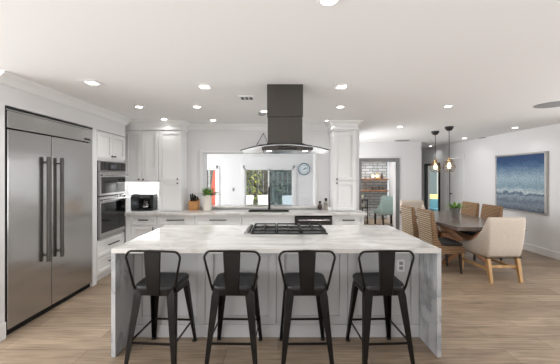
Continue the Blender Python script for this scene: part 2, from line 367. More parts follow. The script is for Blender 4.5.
# baseboards, crowns
struct(box(XR-.018, XR, 4.2, 8.09, 0, .14).box(XR-.018, XR, 9.07, 9.25, 0, .14).build('baseboard_right', M['trim'], bev=.006))
struct(box(XL, XL+.016, 2.69, 2.775, 0, .16).build('baseboard_left', M['trim'], bev=.006))
struct(box(1.6, DX0-.08, YD-.016, YD, 0, .14).box(DX1+.08, 4.05, YD-.016, YD, 0, .14).build('baseboard_dining', M['trim'], bev=.006))
PROF = [(0, 0), (.085, 0), (.085, -.018), (.068, -.03), (.045, -.05), (.028, -.078), (.02, -.095), (.012, -.105), (0, -.105)]
def crown(name, p0, p1, out, m0=0, m1=0):
    p0 = Vector(p0); p1 = Vector(p1); out = Vector(out); d = (p1-p0).normalized()
    r0 = [p0+out*a+Vector((0, 0, b))-d*a*m0 for a, b in PROF]; r1 = [p1+out*a+Vector((0, 0, b))+d*a*m1 for a, b in PROF]
    return struct(MB().loops([r0, r1]).build(name, M['trim']))
crown('trim_1', (XL, 2.68, H), (XL, 4.965, H), (1, 0, 0), 0, 1)
crown('trim_2', (-1.69, YB, H), (.955, YB, H), (0, -1, 0))
crown('trim_3', (-1.2, YF, 2.3), (1.47, YF, 2.3), (0, -1, 0)); crown('trim_4', (SX0, YF, 2.3), (-1.2, YF, 2.3), (0, -1, 0))
def rect_crown(name, x0, x1, y0, y1, z0, z1, m='trim', wide=.085):
    mb = MB(); rings = []
    for t, o in ((0, .006), (.03, .022), (.34, .022), (.37, .008), (.42, .008), (.45, .016), (.62, .028), (.85, .072), (.9, wide), (1, wide)):
        z = z0+(z1-z0)*t; rings.append([(x0-o, y0-o, z), (x1+o, y0-o, z), (x1+o, y1, z), (x0-o, y1, z)])
    return mb.loops(rings)

# pass-through casing
cs = MB(); t = .055
cs.box(OX0-t+.0, OX0, YB-.018, YB, OZ0, OZ1+t).box(OX1, OX1+t*.6, YB-.018, YB, OZ0, OZ1+t).box(OX0, OX1, YB-.018, YB, OZ1, OZ1+t*.6)
struct(cs.build('trim_5', M['trim'], bev=.005))
struct(box(OX0-.06, OX1+.06, YB-.05, YB+.32, OZ0-.035, OZ0-.0).build('trim_6', M['top'], bev=.004))

# bar doorway casing (brushed grey, mitred) and pale jamb
c = MB(); k = .085; yy = YD-.03
def mitred_frame(mb, x0, x1, z0, z1, w, y0, y1, floor=True):
    i = [(x0+w, z0), (x0+w, z1-w), (x1-w, z1-w), (x1-w, z0)]; o_ = [(x0, z0), (x0, z1), (x1, z1), (x1, z0)]
    for a in range(3):
        q = [o_[a], o_[a+1], i[a+1], i[a]]
        mb.prism([(x, y0, z) for x, z in q], (0, y1-y0, 0))
    if not floor:
        mb.prism([(x, y0, z) for x, z in (o_[0], i[0], i[3], o_[3])], (0, y1-y0, 0))
    return mb
struct(mitred_frame(c, DX0-.09, DX1+.09, 0, DZ+.09, .1, yy, YD).build('trim_8', M['pewter'], bev=.008))
struct(box(DX0, DX0+.012, YD, YD+.18, 0, DZ).box(DX1-.012, DX1, YD, YD+.18, 0, DZ).box(DX0, DX1, YD, YD+.18, DZ-.012, DZ).build('trim_9', M['trim']))

# sliding glass door and the left door of the sunroom
def glazed(name, x0, x1, panes, seen):
    fr = MB(); f = .06
    fr.box(x0-.05, x0+f, YF-.03, YF+.1, SF, GZ+.05).box(x1-f, x1+.05, YF-.03, YF+.1, SF, GZ+.05).box(x0, x1, YF-.03, YF+.1, GZ-f, GZ+.05).box(x0, x1, YF-.02, YF+.1, SF, SF+.06)
    d = struct(fr.build(name, M['trim'], bev=.004)); d['label'] = seen
    for (a, b, mm, yo) in panes:
        s_ = MB(); w = .045
        s_.box(a, a+w, yo, yo+.04, SF+.06, GZ-f).box(b-w, b, yo, yo+.04, SF+.06, GZ-f).box(a, b, yo, yo+.04, GZ-f-w, GZ-f).box(a, b, yo, yo+.04, SF+.06, SF+.15)
        sl = s_.build('door_sash', M['trim'], d, bev=.003)
        box(a+w, b-w, yo+.016, yo+.024, SF+.15, GZ-f-w).build('door_pane', M[mm], sl)
    return d
mid = -.36
glazed('door_1', GX0, GX1, [(GX0+.06, mid+.05, 'glass', YF+.01), (mid, GX1-.06, 'tint', YF+.055)], 'white sliding glass door beyond the pass-through')
glazed('door_2', LX0, LX1, [(LX0+.06, LX1-.06, 'glass', YF+.02)], 'white glazed door beside the sliding door')

# panel door in the right wall
d3 = MB(); d3.box(XR+.09, XR+.13, 8.185, 8.96, .01, 2.05)
d3 = struct(d3.build('door_3', M['trim'], bev=.004))
for z0, z1 in ((.2, .95), (1.1, 1.85)):
    q = MB(); y0, y1 = 8.34, 8.81
    q.box(XR+.082, XR+.091, y0, y0+.03, z0, z1).box(XR+.082, XR+.091, y1-.03, y1, z0, z1).box(XR+.082, XR+.091, y0, y1, z0, z0+.03).box(XR+.082, XR+.091, y0, y1, z1-.03, z1)
    q.build('door_panel', M['trim'], d3)
MB().cyl((XR+.09, 8.87, 1.0), (XR+.04, 8.87, 1.0), .022).box(XR+.038, XR+.05, 8.76, 8.885, .99, 1.012).build('door_handle', M['black'], d3, bev=.003)
box(XR+.086, XR+.0905, 8.925, 8.958, 0.01, 2.05).build('door_gap_shade', M['void'], d3)  # dark strip painting in the shaded gap along the door
tr = MB(); tr.box(XR-.018, XR, 8.09, 8.18, 0, 2.15).box(XR-.018, XR, 8.98, 9.07, 0, 2.15).box(XR-.018, XR, 8.18, 8.98, 2.07, 2.15)
struct(tr.build('trim_10', M['trim'], bev=.005))
# black framed glass door in the right wall, and what stands behind it
fr = MB(); y0, y1 = 9.31, 10.26
fr.box(XR-.03, XR+.06, y0, y0+.075, 0, 1.95).box(XR-.03, XR+.06, y1-.075, y1, 0, 1.95).box(XR-.03, XR+.06, y0, y1, 1.875, 1.95).box(XR-.03, XR+.06, y0, y1, 0, .09)
d4 = struct(fr.build('door_4', M['black'], bev=.004)); d4['label'] = 'black framed glass door'
box(XR+.01, XR+.02, y0+.075, y1-.075, .09, 1.875).build('door_pane', M['glass'], d4)
struct(box(XR+.15, 8.4, 9.1, 13.6, -.1, 0).build('floor_den', M['floor']))
struct(box(8.4, 8.5, 9.1, 13.8, 0, 2.6).box(XR+.15, 8.4, 13.6, 13.7, 0, 2.6).build('wall_den', M['trim']))
rnd = random.Random(3)
def curtain(x0, x1, y, lab):
    n = 40; pts = [(x0+(x1-x0)*i/n, y+.05*math.sin(i*1.55)) for i in range(n+1)]
    mb = MB(); mb.prism([(a, b, .05) for a, b in pts]+[(a, b+.015, .05) for a, b in reversed(pts)], (0, 0, 2.3))
    return tag(recentre(mb.build('curtain', M['curtain'], smooth=False)), lab, 'curtain')
curtain(6.9, 7.22, 13.4, 'blue grey curtain seen through the black framed glass door')

# ------------------------------------------------------------------ cabinets
def shaker(mb, x0, x1, z0, z1, y, w=.06, t=.024, ins=.018):         # door front facing -y, face at y
    mb.box(x0, x0+w, y, y+t, z0, z1).box(x1-w, x1, y, y+t, z0, z1).box(x0+w, x1-w, y, y+t, z1-w, z1).box(x0+w, x1-w, y, y+t, z0, z0+w)
    mb.box(x0+w, x1-w, y+ins, y+t, z0+w, z1-w); return mb
def shaker_x(mb, y0, y1, z0, z1, x, w=.06, t=.024, ins=.018):       # facing +x, face at x
    mb.box(x-t, x, y0, y0+w, z0, z1).box(x-t, x, y1-w, y1, z0, z1).box(x-t, x, y0+w, y1-w, z1-w, z1).box(x-t, x, y0+w, y1-w, z0, z0+w)
    mb.box(x-t, x-ins, y0+w, y1-w, z0+w, z1-w); return mb
def knob(x, y, z, par, r=.016): return MB().cyl((x, y, z), (x, y-.018, z), .006).cyl((x, y-.016, z), (x, y-.03, z), r*.85, r).build('knob', M['nickel'], par, bev=.002)
def pull(xc, y, z, w, par, m='nickel', dirv=(0, -1, 0), vert=False):
    d = Vector(dirv); a = Vector((0, 0, 1)) if vert else Vector((1, 0, 0)) if abs(d.y) else Vector((0, 1, 0))
    c0 = Vector((xc, y, z)); mb = MB()
    for s in (-1, 1): mb.cyl(c0+a*s*w*.42, c0+a*s*w*.42+d*.03, .005, seg=8)
    mb.cyl(c0-a*w/2+d*.03, c0+a*w/2+d*.03, .011, seg=10)
    return mb.build('handle', M[m], par)

CF = 4.905   # base cabinet front
def base_unit(x0, x1, label, front='drawer_door', hw=.2):
    t = thing('base_cabinet', label, 'cabinet', ((x0+x1)/2, 5.2, 0), 'base cabinets under the back worktop')
    box(x0, x1, CF+.02, YB-.005, .1, .69 if front == 'false' else .876).build('body', M['cab'], t); box(x0, x1, CF+.08, YB-.05, 0, .1).build('toe_kick', M['cab'], t)
    g = .004
    if front == 'false':
        shaker(MB(), x0+g, x1-g, .71, .868, CF, .035).build('false_front', M['cab'], t, bev=.002)
    else:
        d = shaker(MB(), x0+g, x1-g, .71, .868, CF, .035).build('drawer', M['cab'], t, bev=.002)
        pull((x0+x1)/2, CF, .80, hw, d)
    n = 1 if x1-x0 < .55 else 2; w = (x1-x0)/n
    for i in range(n):
        a, b = x0+i*w+g, x0+(i+1)*w-g
        d = shaker(MB(), a, b, .11, .70, CF).build('door', M['cab'], t, bev=.002)
        pull(b-.05 if i == 0 else a+.05, CF, .62, .13, d, vert=True)
    return t
base_unit(-2.445, -2.015, 'white base cabinet beside the oven tower, under the coffee maker', hw=.16)
base_unit(-2.01, -1.385, 'white base cabinet under the tall pantry cupboard', hw=.29)
base_unit(-1.38, -.605, 'white base cabinet under the potted plant, left of the sink unit', hw=.28)
base_unit(-.60, .28, 'white sink cabinet with a false front and no drawer handle', 'false')
base_unit(.905, 1.43, 'white base cabinet at the end, between dishwasher and bar doorway', hw=.2)
fl = box(-2.536, -2.447, CF+.005, CF+.04, .1, .876).build('filler_panel', M['cab']); tag(recentre(fl), 'narrow white filler strip between oven tower and corner base cabinet', 'panel')
dw = thing('dishwasher', 'dark stainless dishwasher under the back worktop', 'dishwasher', (.59, 5.2, 0))
box(.29, .898, CF+.02, YB-.01, .1, .872).build('body', M['black'], dw); box(.29, .898, CF+.06, YB-.05, 0, .1).build('toe_kick', M['black'], dw)
ddr = box(.293, .895, CF-.015, CF+.02, .11, .868).build('door', M['dsteel'], dw, bev=.004)
MB().cyl((.36, CF-.015, .80), (.36, CF-.055, .80), .008).cyl((.83, CF-.015, .80), (.83, CF-.055, .80), .008).cyl((.335, CF-.055, .80), (.855, CF-.055, .80), .012).build('handle', M['steel2'], ddr)
box(.30, .888, CF-.0165, CF-.014, .845, .866).build('control_strip', M['blackgl'], ddr)

SK = (-.52, .2, 5.03, 5.36)
wt = MB(); z0, z1 = .877, .917
wt.box(-2.532, SK[0], 4.87, 5.495, z0, z1).box(SK[1], 1.47, 4.87, 5.495, z0, z1).box(SK[0], SK[1], 4.87, SK[2], z0, z1).box(SK[0], SK[1], SK[3], 5.495, z0, z1).box(-3.1, -2.532, 4.975, 5.495, z0, z1)
tag(recentre(wt.build('worktop', M['top'])), 'white quartz worktop along the back wall below the pass-through', 'worktop')
sk = MB(); a = .012; k0, k1, k2, k3 = SK[0]+.001, SK[1]-.001, SK[2]+.001, SK[3]-.001
sk.box(k0, k1, k2, k3, .70, .712).box(k0, k0+a, k2, k3, .70, .9175).box(k1-a, k1, k2, k3, .70, .9175).box(k0, k1, k2, k2+a, .70, .9175).box(k0, k1, k3-a, k3, .70, .9175)
snk = thing('sink', 'dark steel sink set in the back worktop below the pass-through', 'sink', (-.16, 5.2, .70)); sk.build('basin', M['sinkst'], snk)
MB().cyl((-.16, 5.2, .712), (-.16, 5.2, .716), .04).build('drain', M['steel2'], snk)
fa = thing('faucet', 'dark tall kitchen faucet behind the sink', 'faucet', (-.16, 5.42, .917))
MB().lathe((-.16, 5.42, .917), [(.028, 0), (.028, .012), (.02, .02), (.02, .16), (.017, .17), (.017, .2)]).build('body', M['gun'], fa, smooth=False)
pp = [(-.16, 5.42, 1.1)] + [(-.16, 5.42-.085+.085*math.cos(u), 1.24+.085*math.sin(u)) for u in [PI*i/12 for i in range(13)]] + [(-.16, 5.25, 1.17)]
MB().tube(pp, .016, 10).build('spout', M['gun'], fa, smooth=True)
MB().cyl((-.16, 5.25, 1.19), (-.16, 5.25, 1.09), .016, .018).build('spray_head', M['gun'], fa)
MB().cyl((-.15, 5.42, 1.02), (-.08, 5.42, 1.03), .011, .008).build('lever', M['gun'], fa)

# upper cabinet with two doors (left, over the coffee nook), pantry cupboard, pillar cupboard
UF = 5.13
up = thing('upper_cabinet', 'white two-door wall cabinet above the lit coffee nook', 'cabinet', (-2.37, 5.3, 1.42))
box(-2.85, -2.08, UF+.02, YB-.005, 1.42, 2.33).build('body', M['cab'], up)
for a, b, kx in ((-2.665, -2.375, -2.41), (-2.37, -2.083, -2.335)):
    d = shaker(MB(), a, b, 1.43, 2.318, UF).build('door', M['cab'], up, bev=.002); knob(kx, UF, 1.47, d)
box(-2.8, -2.12, 5.42, 5.46, 1.40, 1.419).build('light_strip', M['nook'], up)
area('under_cabinet_light', (-2.42, 5.36, 1.395), (0, 0, 0), .6, .1, 2.6).parent = None
pc = thing('pantry_cupboard', 'tall white cupboard on the worktop beside the coffee nook', 'cabinet', (-1.885, 5.3, .917))
box(-2.078, -1.692, UF+.02, YB-.005, .918, 2.33).build('body', M['cab'], pc)
d = shaker(MB(), -2.074, -1.696, 1.452, 2.318, UF).build('door', M['cab'], pc, bev=.002); knob(-1.742, UF, 1.476, d)
d = shaker(MB(), -2.074, -1.696, .93, 1.445, UF).build('door', M['cab'], pc, bev=.002); knob(-1.742, UF, 1.405, d)
pi_ = thing('pillar_cupboard', 'tall white cupboard with flared crown between pass-through and bar doorway', 'cabinet', (1.16, 5.3, .917))
box(.957, 1.366, UF+.02, YB-.005, .918, 2.38).build('body', M['cab'], pi_)
d = shaker(MB(), .965, 1.358, 1.452, 2.3, UF, .068).build('door', M['cab'], pi_, bev=.002); knob(1.02, UF, 1.476, d)
d = shaker(MB(), .965, 1.358, .93, 1.445, UF, .068).build('door', M['cab'], pi_, bev=.002); knob(1.02, UF, 1.405, d)
rect_crown('crown', .957, 1.366, UF, YB-.006, 2.33, H-.002, wide=.1).build('crown', M['cab'], pi_)
struct(rect_crown('c', -2.98, -1.692, UF, YB-.006, 2.325, H-.001).build('trim_11', M['trim']))

# oven tower (left)
OF = XL+.005
ot = thing('oven_cabinet', 'tall white cabinet housing the double oven, beside the fridge', 'cabinet', (-2.9, 4.57, 0))
tb = MB(); tb.box(-3.3, OF-.02, 4.185, 4.96, .1, .60).box(-3.3, OF-.02, 4.185, 4.96, 1.755, 2.185).box(-3.3, OF-.02, 4.185, 4.215, .6, 1.755).box(-3.3, OF-.02, 4.93, 4.96, .6, 1.755).box(-3.3, -3.2, 4.215, 4.93, .6, 1.755)
tb.build('body', M['cab'], ot); box(-3.25, OF-.07, 4.19, 4.955, 0, .1).build('toe_kick', M['cab'], ot)
for y0, y1, ky in ((4.19, 4.57, 4.535), (4.575, 4.955, 4.61)):
    d = shaker_x(MB(), y0, y1, 1.79, 2.175, OF).build('door', M['cab'], ot, bev=.002)
    MB().cyl((OF, ky, 1.83), (OF+.018, ky, 1.83), .006).cyl((OF+.016, ky, 1.83), (OF+.03, ky, 1.83), .014, .016).build('knob', M['nickel'], d)
for z0, z1 in ((.36, .595), (.12, .352)):
    d = shaker_x(MB(), 4.19, 4.955, z0, z1, OF, .045).build('drawer', M['cab'], ot, bev=.002); pull(OF, 4.57, (z0+z1)/2+.02, .28, d, dirv=(1, 0, 0))
ov = thing('double_oven', 'stainless double oven with black glass doors in the tall cabinet', 'oven', (-2.88, 4.57, .61))
y0, y1 = 4.218, 4.927
box(-3.15, OF-.01, y0, y1, .605, 1.75).build('body', M['black'], ov)
cp = box(OF-.01, OF+.02, y0, y1, 1.60, 1.745).build('control_panel', M['steel2'], ov, bev=.003)
box(OF+.02, OF+.022, y0+.012, y1-.012, 1.61, 1.738).build('control_glass', M['blackgl'], cp); box(OF+.022, OF+.0225, 4.49, 4.64, 1.645, 1.70).build('display', M['screen'], cp)
for z0, z1, wz0, wz1 in ((1.245, 1.595, 1.275, 1.515), (.645, 1.225, .70, 1.135)):
    d = box(OF-.01, OF+.022, y0, y1, z0, z1).build('oven_door', STEEL, ov, bev=.003)
    box(OF+.022, OF+.0235, y0+.03, y1-.03, wz0, wz1).build('oven_window', M['blackgl'], d)
    zz = z1-.05
    MB().cyl((OF+.02, y0+.05, zz), (OF+.065, y0+.05, zz), .01).cyl((OF+.02, y1-.05, zz), (OF+.065, y1-.05, zz), .01).cyl((OF+.065, y0+.02, zz), (OF+.065, y1-.02, zz), .013).build('handle', M['steel2'], d)
box(OF-.01, OF+.012, y0, y1, .607, .638).build('lower_trim', M['steel2'], ov, bev=.002)

# built-in fridge
fg = thing('refrigerator', 'wide built-in stainless side-by-side fridge in the left wall', 'fridge', (-2.9, 3.44, 0))
FX = XL-.01; y0, y1 = 2.79, 4.08; ym = 3.35
box(-3.3, FX-.04, y0-.01, y1+.005, .0, 2.19).build('body', M['void'], fg)
gp = box(FX-.04, FX+.012, y0+.01, y1-.005, 1.99, 2.155).build('grille_panel', STEEL, fg, bev=.006)
box(FX+.012, FX+.0135, y1-.17, y1-.05, 2.01, 2.035).build('name_plate', M['black'], gp)
fm = MB(); fm.box(FX-.03, FX+.004, y0-.012, y0, 0.0, 2.192).box(FX-.03, FX+.012, y0-.012, y1+.006, 2.172, 2.192).build('surround_trim', M['black'], fg)
box(FX-.03, FX+.008, y0, y1, 2.158, 2.17).build('top_trim', M['steel2'], fg)
box(FX-.03, FX-.0, ym-.005, ym+.005, .07, 1.975).build('door_gap', M['void'], fg)
for a, b, hy in ((y0+.012, ym-.004, ym-.1), (ym+.004, y1-.005, ym+.1)):
    d = box(FX-.04, FX+.012, a, b, .065, 1.978).build('fridge_door', STEEL, fg, bev=.006)
    h = MB(); hx = FX+.055
    h.cyl((hx, hy, .59), (hx, hy, 1.74), .02, seg=14)
    for z in (.66, 1.68): h.cyl((FX+.01, hy, z), (hx, hy, z), .013, seg=12).cyl((hx, hy, z-.03), (hx, hy, z+.03), .0225, seg=14)
    h.build('handle', M['nickel'], d)
box(FX-.06, FX-.02, y0, y1, .0, .06).build('toe_kick', M['void'], fg)

# ------------------------------------------------------------------ island
IX0, IX1, IY0, IY1 = -1.407, 1.378, 2.487, 3.69
it = thing('island_worktop', 'thick white marble waterfall worktop of the kitchen island', 'worktop', (-.015, 3.09, 0))
box(IX0, IX1, IY0, IY1, .877, .917).build('top_slab', M['top'], it, bev=.003)
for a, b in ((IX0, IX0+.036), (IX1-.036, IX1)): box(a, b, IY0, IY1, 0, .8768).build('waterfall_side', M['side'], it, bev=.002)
ic = thing('kitchen_island', 'pale grey panelled island cabinet with outlet under the marble top', 'island', (-.015, 3.2, 0))
PX0, PX1, PY = IX0+.038, IX1-.038, 2.80
box(PX0, PX1, PY+.02, 3.62, .0, .875).build('body', M['panel'], ic)
n = 4; w = (PX1-PX0)/n
for i in range(n):
    shaker(MB(), PX0+i*w+.002, PX0+(i+1)*w-.002, .125, .872, PY, .075, .02, .011).build('panel', M['panel'], ic, bev=.002)
box(PX0, PX1, PY-.005, PY+.02, 0, .122).build('plinth', M['panel'], ic, bev=.003)
ol = box(1.135, 1.205, PY-.004+.009, PY+.014, .62, .735).build('outlet', M['white'], ic, bev=.002)
MB().box(1.152, 1.188, PY+.0035, PY+.006, .685, .715).box(1.152, 1.188, PY+.0035, PY+.006, .64, .67).build('outlet_socket', M['grey'], ol)
for i in range(4):
    a = PX0+i*w
    d = shaker(MB(), a+.002, a+w-.002, .125, .872, -3.64, .06).bm
    for v in d.verts: v.co.y *= -1
    tmp = MB(); tmp.bm = d; dd = tmp.build('door', M['panel'], ic); dd['label'] = 'door on the cooking side'

# cooktop
ct = thing('gas_cooktop', 'black five-burner gas cooktop set in the island', 'cooktop', (.06, 3.37, .917))
CX0, CX1, CY0, CY1 = -.285, .525, 3.10, 3.60
box(CX0, CX1, CY0, CY1, .9172, .928).build('glass_base', M['cookgl'], ct, bev=.003)
gw = (CX1-CX0-.02)/3
for i in range(3):
    a = CX0+.01+i*gw; b = a+gw-.008; g = MB(); y0, y1 = CY0+.025, CY1-.02; r = .007
    for x in (a, b-.014): g.box(x, x+.014, y0, y1, .945, .958)
    for y in (y0, (y0+y1)/2-.007, y1-.014): g.box(a, b, y, y+.014, .945, .958)
    m_ = (a+b)/2; g.box(m_-.006, m_+.006, y0, y1, .945, .958)
    for x in (a, b-.014):
        for y in (y0, y1-.014): g.box(x, x+.014, y, y+.014, .928, .945)
    g.build('grate', M['iron'], ct, bev=.002)
for x, y, r in ((-.15, 3.23, .04), (-.15, 3.47, .05), (.12, 3.35, .065), (.39, 3.23, .05), (.39, 3.47, .04)):
    b = MB().lathe((x, y, .928), [(r, 0), (r, .008), (r*.8, .012)]).build('burner', M['steel2'], ct)
    MB().lathe((x, y, .94), [(r*.75, 0), (r*.75, .006), (r*.6, .008)]).build('burner_cap', M['iron'], b)
sp = box(-.36, CX0-.002, CY0, CY1-.02, .9172, .93).build('knob_panel', M['steel2'], ct, bev=.002)
for i in range(5): MB().lathe((-.315, 3.16+i*.09, .93), [(.017, 0), (.017, .016), (.014, .022)], 14).build('control_knob', M['nickel'], sp)

# range hood
hd = thing('range_hood', 'black stainless island range hood with curved glass canopy hanging from the ceiling', 'range hood', (.073, 3.28, 1.76))
ch = MB(); X0, X1, Y0, Y1 = -.115, .262, 3.08, 3.36
ch.box(X0, X1, Y0, Y1, 2.15, H-.001).box(X0+.006, X1-.006, Y0+.006, Y1-.006, 1.86, 2.15)
ch.build('chimney', M['dsteel'], hd, bev=.004)
bd = MB(); bd.box(-.165, .355, 2.98, 3.45, 1.792, 1.822)
bd.hexa([(-.15, 3.0, 1.822), (.34, 3.0, 1.822), (.34, 3.44, 1.822), (-.15, 3.44, 1.822), (X0, Y0-.01, 1.872), (X1, Y0-.01, 1.872), (X1, Y1, 1.872), (X0, Y1, 1.872)])
bd.build('hood_body', M['dsteel'], hd, bev=.003)
box(-.15, .34, 3.0, 3.43, 1.788, 1.7915).build('filter_panel', M['steel2'], hd)
for x in (-.09, .28): MB().cyl((x, 3.05, 1.7878), (x, 3.05, 1.785), .026).build('hood_lamp', M['hoodled'], hd)
box(.0, .19, 2.9785, 2.98, 1.799, 1.815).build('control_strip', M['blackgl'], hd)
gl = MB(); rings = []; n = 28; xa, xb = -.375, .52; xc = (xa+xb)/2; edge = []
for i in range(n+1):
    u = -1+2*i/n; x = xc+u*(xb-xa)/2; z = 1.783+.062*(1-u*u); f = 2.90+.05*u*u
    rings.append([(x, f, z), (x, 3.46, z), (x, 3.46, z+.007), (x, f, z+.007)]); edge.append((x, f-.002, z+.004))
gl.loops(rings).build('glass_canopy', M['hoodgl'], hd)
MB().tube(edge, .0055, 6).build('canopy_rim', M['black'], hd)

# ------------------------------------------------------------------ stools
def make_stool(label):
    t = thing('counter_stool', label, 'stool', (0, 0, 0), 'metal stools at the island', world=False)
    # seat: rounded trapezoid slab, slightly dished
    def outline(w0, w1, d, r, n=6):
        cs_ = [(-w0/2, -d/2), (w0/2, -d/2), (w1/2, d/2), (-w1/2, d/2)]; pts = []
        for i, (x, y) in enumerate(cs_):
            sx = 1 if x > 0 else -1; sy = 1 if y > 0 else -1
            cx, cy = x-sx*r, y-sy*r; a0 = {(-1, -1): PI, (1, -1): 1.5*PI, (1, 1): 0, (-1, 1): .5*PI}[(sx, sy)]
            pts += [(cx+r*math.cos(a0+.5*PI*k/n), cy+r*math.sin(a0+.5*PI*k/n)) for k in range(n+1)]
        return pts
    o0 = outline(.35, .37, .35, .075); sc = lambda s, z: [(x*s, y*s, z) for x, y in o0]
    MB().loops([sc(.98, .612), sc(1.0, .622), sc(1.0, .640), sc(.975, .648), sc(.8, .642), sc(.4, .638)]).build('seat', M['seat'], t, smooth=True)
    sk_ = MB().loops([sc(.95, .57), sc(.955, .613), sc(.93, .613), sc(.925, .57)], cap=False); sk_.build('apron', M['gun'], t)
    for sx in (-1, 1):
        for sy in (-1, 1):
            tx, ty, bx, by = sx*.158, sy*.152, sx*.21, sy*.24
            a0, a1 = .066, .030; th = .006; mb = MB()
            def L(cx, cy, a, z): return [(cx, cy, z), (cx-sx*a, cy, z), (cx-sx*a, cy-sy*th, z), (cx-sx*th, cy-sy*th, z), (cx-sx*th, cy-sy*a, z), (cx, cy-sy*a, z)]
            mb.loops([L(bx, by, a1, .012), L(tx+sx*.012, ty+sy*.012, a0, .56), L(tx, ty, a0*1.05, .618)]).build('leg', M['gun'], t, bev=.002)
            MB().box(bx-sx*.016-.018, bx-sx*.016+.018, by-sy*.016-.018, by-sy*.016+.018, 0, .014).build('foot_cap', M['black'], t, bev=.004)
    f = .20/.56
    px, py = .21+(.17-.21)*f-.012, .24+(.164-.24)*f-.012
    for sy in (-1, 1): box(-px, px, sy*py-.003, sy*py+.003, .196, .214).build('crossbar', M['gun'], t)
    for sx in (-1, 1): box(sx*px-.003, sx*px+.003, -py, py, .196, .214).build('crossbar', M['gun'], t)
    # hoop
    P = [(-.168, -.13, .60), (-.172, -.155, .645)]
    for k in range(0, 7):
        u = PI/2*k/6; P.append((-.222+.05*(1-math.cos(u))*1.0, -.180-.004*k/6, .875+.055*math.sin(u)))
    P += [(0, -.196, .936)]
    full = P + [(-x, y, z) for x, y, z in reversed(P[:-1])]
    MB().tube(full, .0095, 8).build('back_hoop', M['gun'], t, smooth=True)
    n = 8; rg = []
    for i in range(n+1):
        u = i/n; z = .575+(.932-.575)*u; w = .054+.016*u; y = -.168-.022*u-.006*math.sin(PI*u)
        rg.append([(-w, y, z), (-w*.9, y-.008, z), (w*.9, y-.008, z), (w, y, z), (w, y+.004, z), (w*.9, y-.004, z), (-w*.9, y-.004, z), (-w, y+.004, z)])
    MB().loops(rg).build('back_splat', M['gun'], t)
    return t
ST = [(-.985, 2.53, -4, 'gunmetal stool at the island end nearest the fridge, turned slightly towards the corner'),
      (-.362, 2.53, -1.5, 'gunmetal stool at the island, second from the fridge end'),
      (.228, 2.53, 1.0, 'gunmetal stool at the island, third from the fridge end'),
      (.855, 2.53, 3.0, 'gunmetal stool at the island end nearest the dining table, in front of the outlet')]
s0 = make_stool(ST[0][3])
for i, (x, y, a, lab) in enumerate(ST):
    s = s0 if i == 0 else copy_tree(s0)
    s.location = (x, y, 0); s.rotation_euler = (0, 0, R(a)); s['label'] = lab

# ------------------------------------------------------------------ dining group
TX0, TX1, TY0, TY1, TZ = 2.72, 3.80, 4.485, 6.6, .752
tb = thing('dining_table', 'grey brown wooden dining table on crossed trestle legs', 'table', (3.28, 5.6, 0))
box(TX0, TX1, TY0, TY1, TZ-.058, TZ).build('table_top', M['walnut'], tb, bev=.006)
for y in (5.125, 5.86):
    mb = MB(); xa, xb = 2.86, 3.70; w = .05
    for a, b, dy in ((xa, xb, .005), (xb, xa, .0555)):
        d = Vector((b-a, 0, .66)).normalized(); nrm = Vector((-d.z, 0, d.x))*w
        p0 = Vector((a, y+dy-.03, 0.0)); p1 = Vector((b, y+dy-.03, TZ-.06))
        e = Vector((w*1.28, 0, 0)) 
        mb.loops([[p0-e, p0+e, p0+e+Vector((0, .05, 0)), p0-e+Vector((0, .05, 0))], [p1-e, p1+e, p1+e+Vector((0, .05, 0)), p1-e+Vector((0, .05, 0))]])
    mb.build('trestle_leg', M['beam'], tb, bev=.006)
box(3.24, 3.32, 5.05, 5.95, .34, .42).build('stretcher', M['beam'], tb, bev=.006)

def make_rattan(label):
    t = thing('rattan_chair', label, 'chair', (0, 0, 0), 'woven rattan chairs along the dining table', world=False)
    bo = [(-.2385, .42), (-.2535, .62), (-.2715, .85), (-.2785, .955)]
    MB().loops([[(-.222, y, z), (.222, y, z), (.222, y+.01, z), (-.222, y+.01, z)] for y, z in bo]).build('ribbed_back', M['rib'], t)
    prof = [(-.225, .30), (.24, .33), (.26, .38), (.24, .43), (.0, .425), (-.10, .445), (-.155, .55), (-.19, .75), (-.222, .955), (-.235, .985), (-.262, .985), (-.275, .96), (-.268, .85), (-.25, .62), (-.235, .42)]
    rings = []
    for x, s in ((-.245, .97), (-.235, 1), (.235, 1), (.245, .97)):
        c = Vector((0, .45)); rings.append([(x, y, z-.0*abs(x)) for y, z in prof])
    mb = MB(); mb.loops(rings); mb.build('woven_shell', M['rattan'], t, bev=.012)
    MB().box(-.21, .21, -.12, .24, .432, .482).build('seat_cushion', M['cush'], t, bev=.02, bseg=3)
    for sx in (-1, 1):
        for y0, y1 in ((.2, .22), (-.2, -.27)):
            x = sx*.2; a, b = .018, .013
            MB().loops([[(x-b, y1-b, 0), (x+b, y1-b, 0), (x+b, y1+b, 0), (x-b, y1+b, 0)], [(x-a, y0-a, .335), (x+a, y0-a, .335), (x+a, y0+a, .335), (x-a, y0+a, .335)]]).build('leg', M['dark'], t)
    return t
RC = [(2.655, 4.825, -91, 'woven rattan chair on the kitchen side of the dining table, close to the island corner'),
      (2.63, 5.43, -90, 'woven rattan chair on the kitchen side of the table, behind the island-corner chair'),
      (3.78, 5.55, 90, 'woven rattan chair in front of the blue painting, back partly hidden by the cream armchair'),
      (3.78, 6.17, 90, 'woven rattan chair beside the potted plant, across the dining table')]
r0 = make_rattan(RC[0][3])
for i, (x, y, a, lab) in enumerate(RC):
    s = r0 if i == 0 else copy_tree(r0)
    s.location = (x, y, 0); s.rotation_euler = (0, 0, R(a)); s['label'] = lab

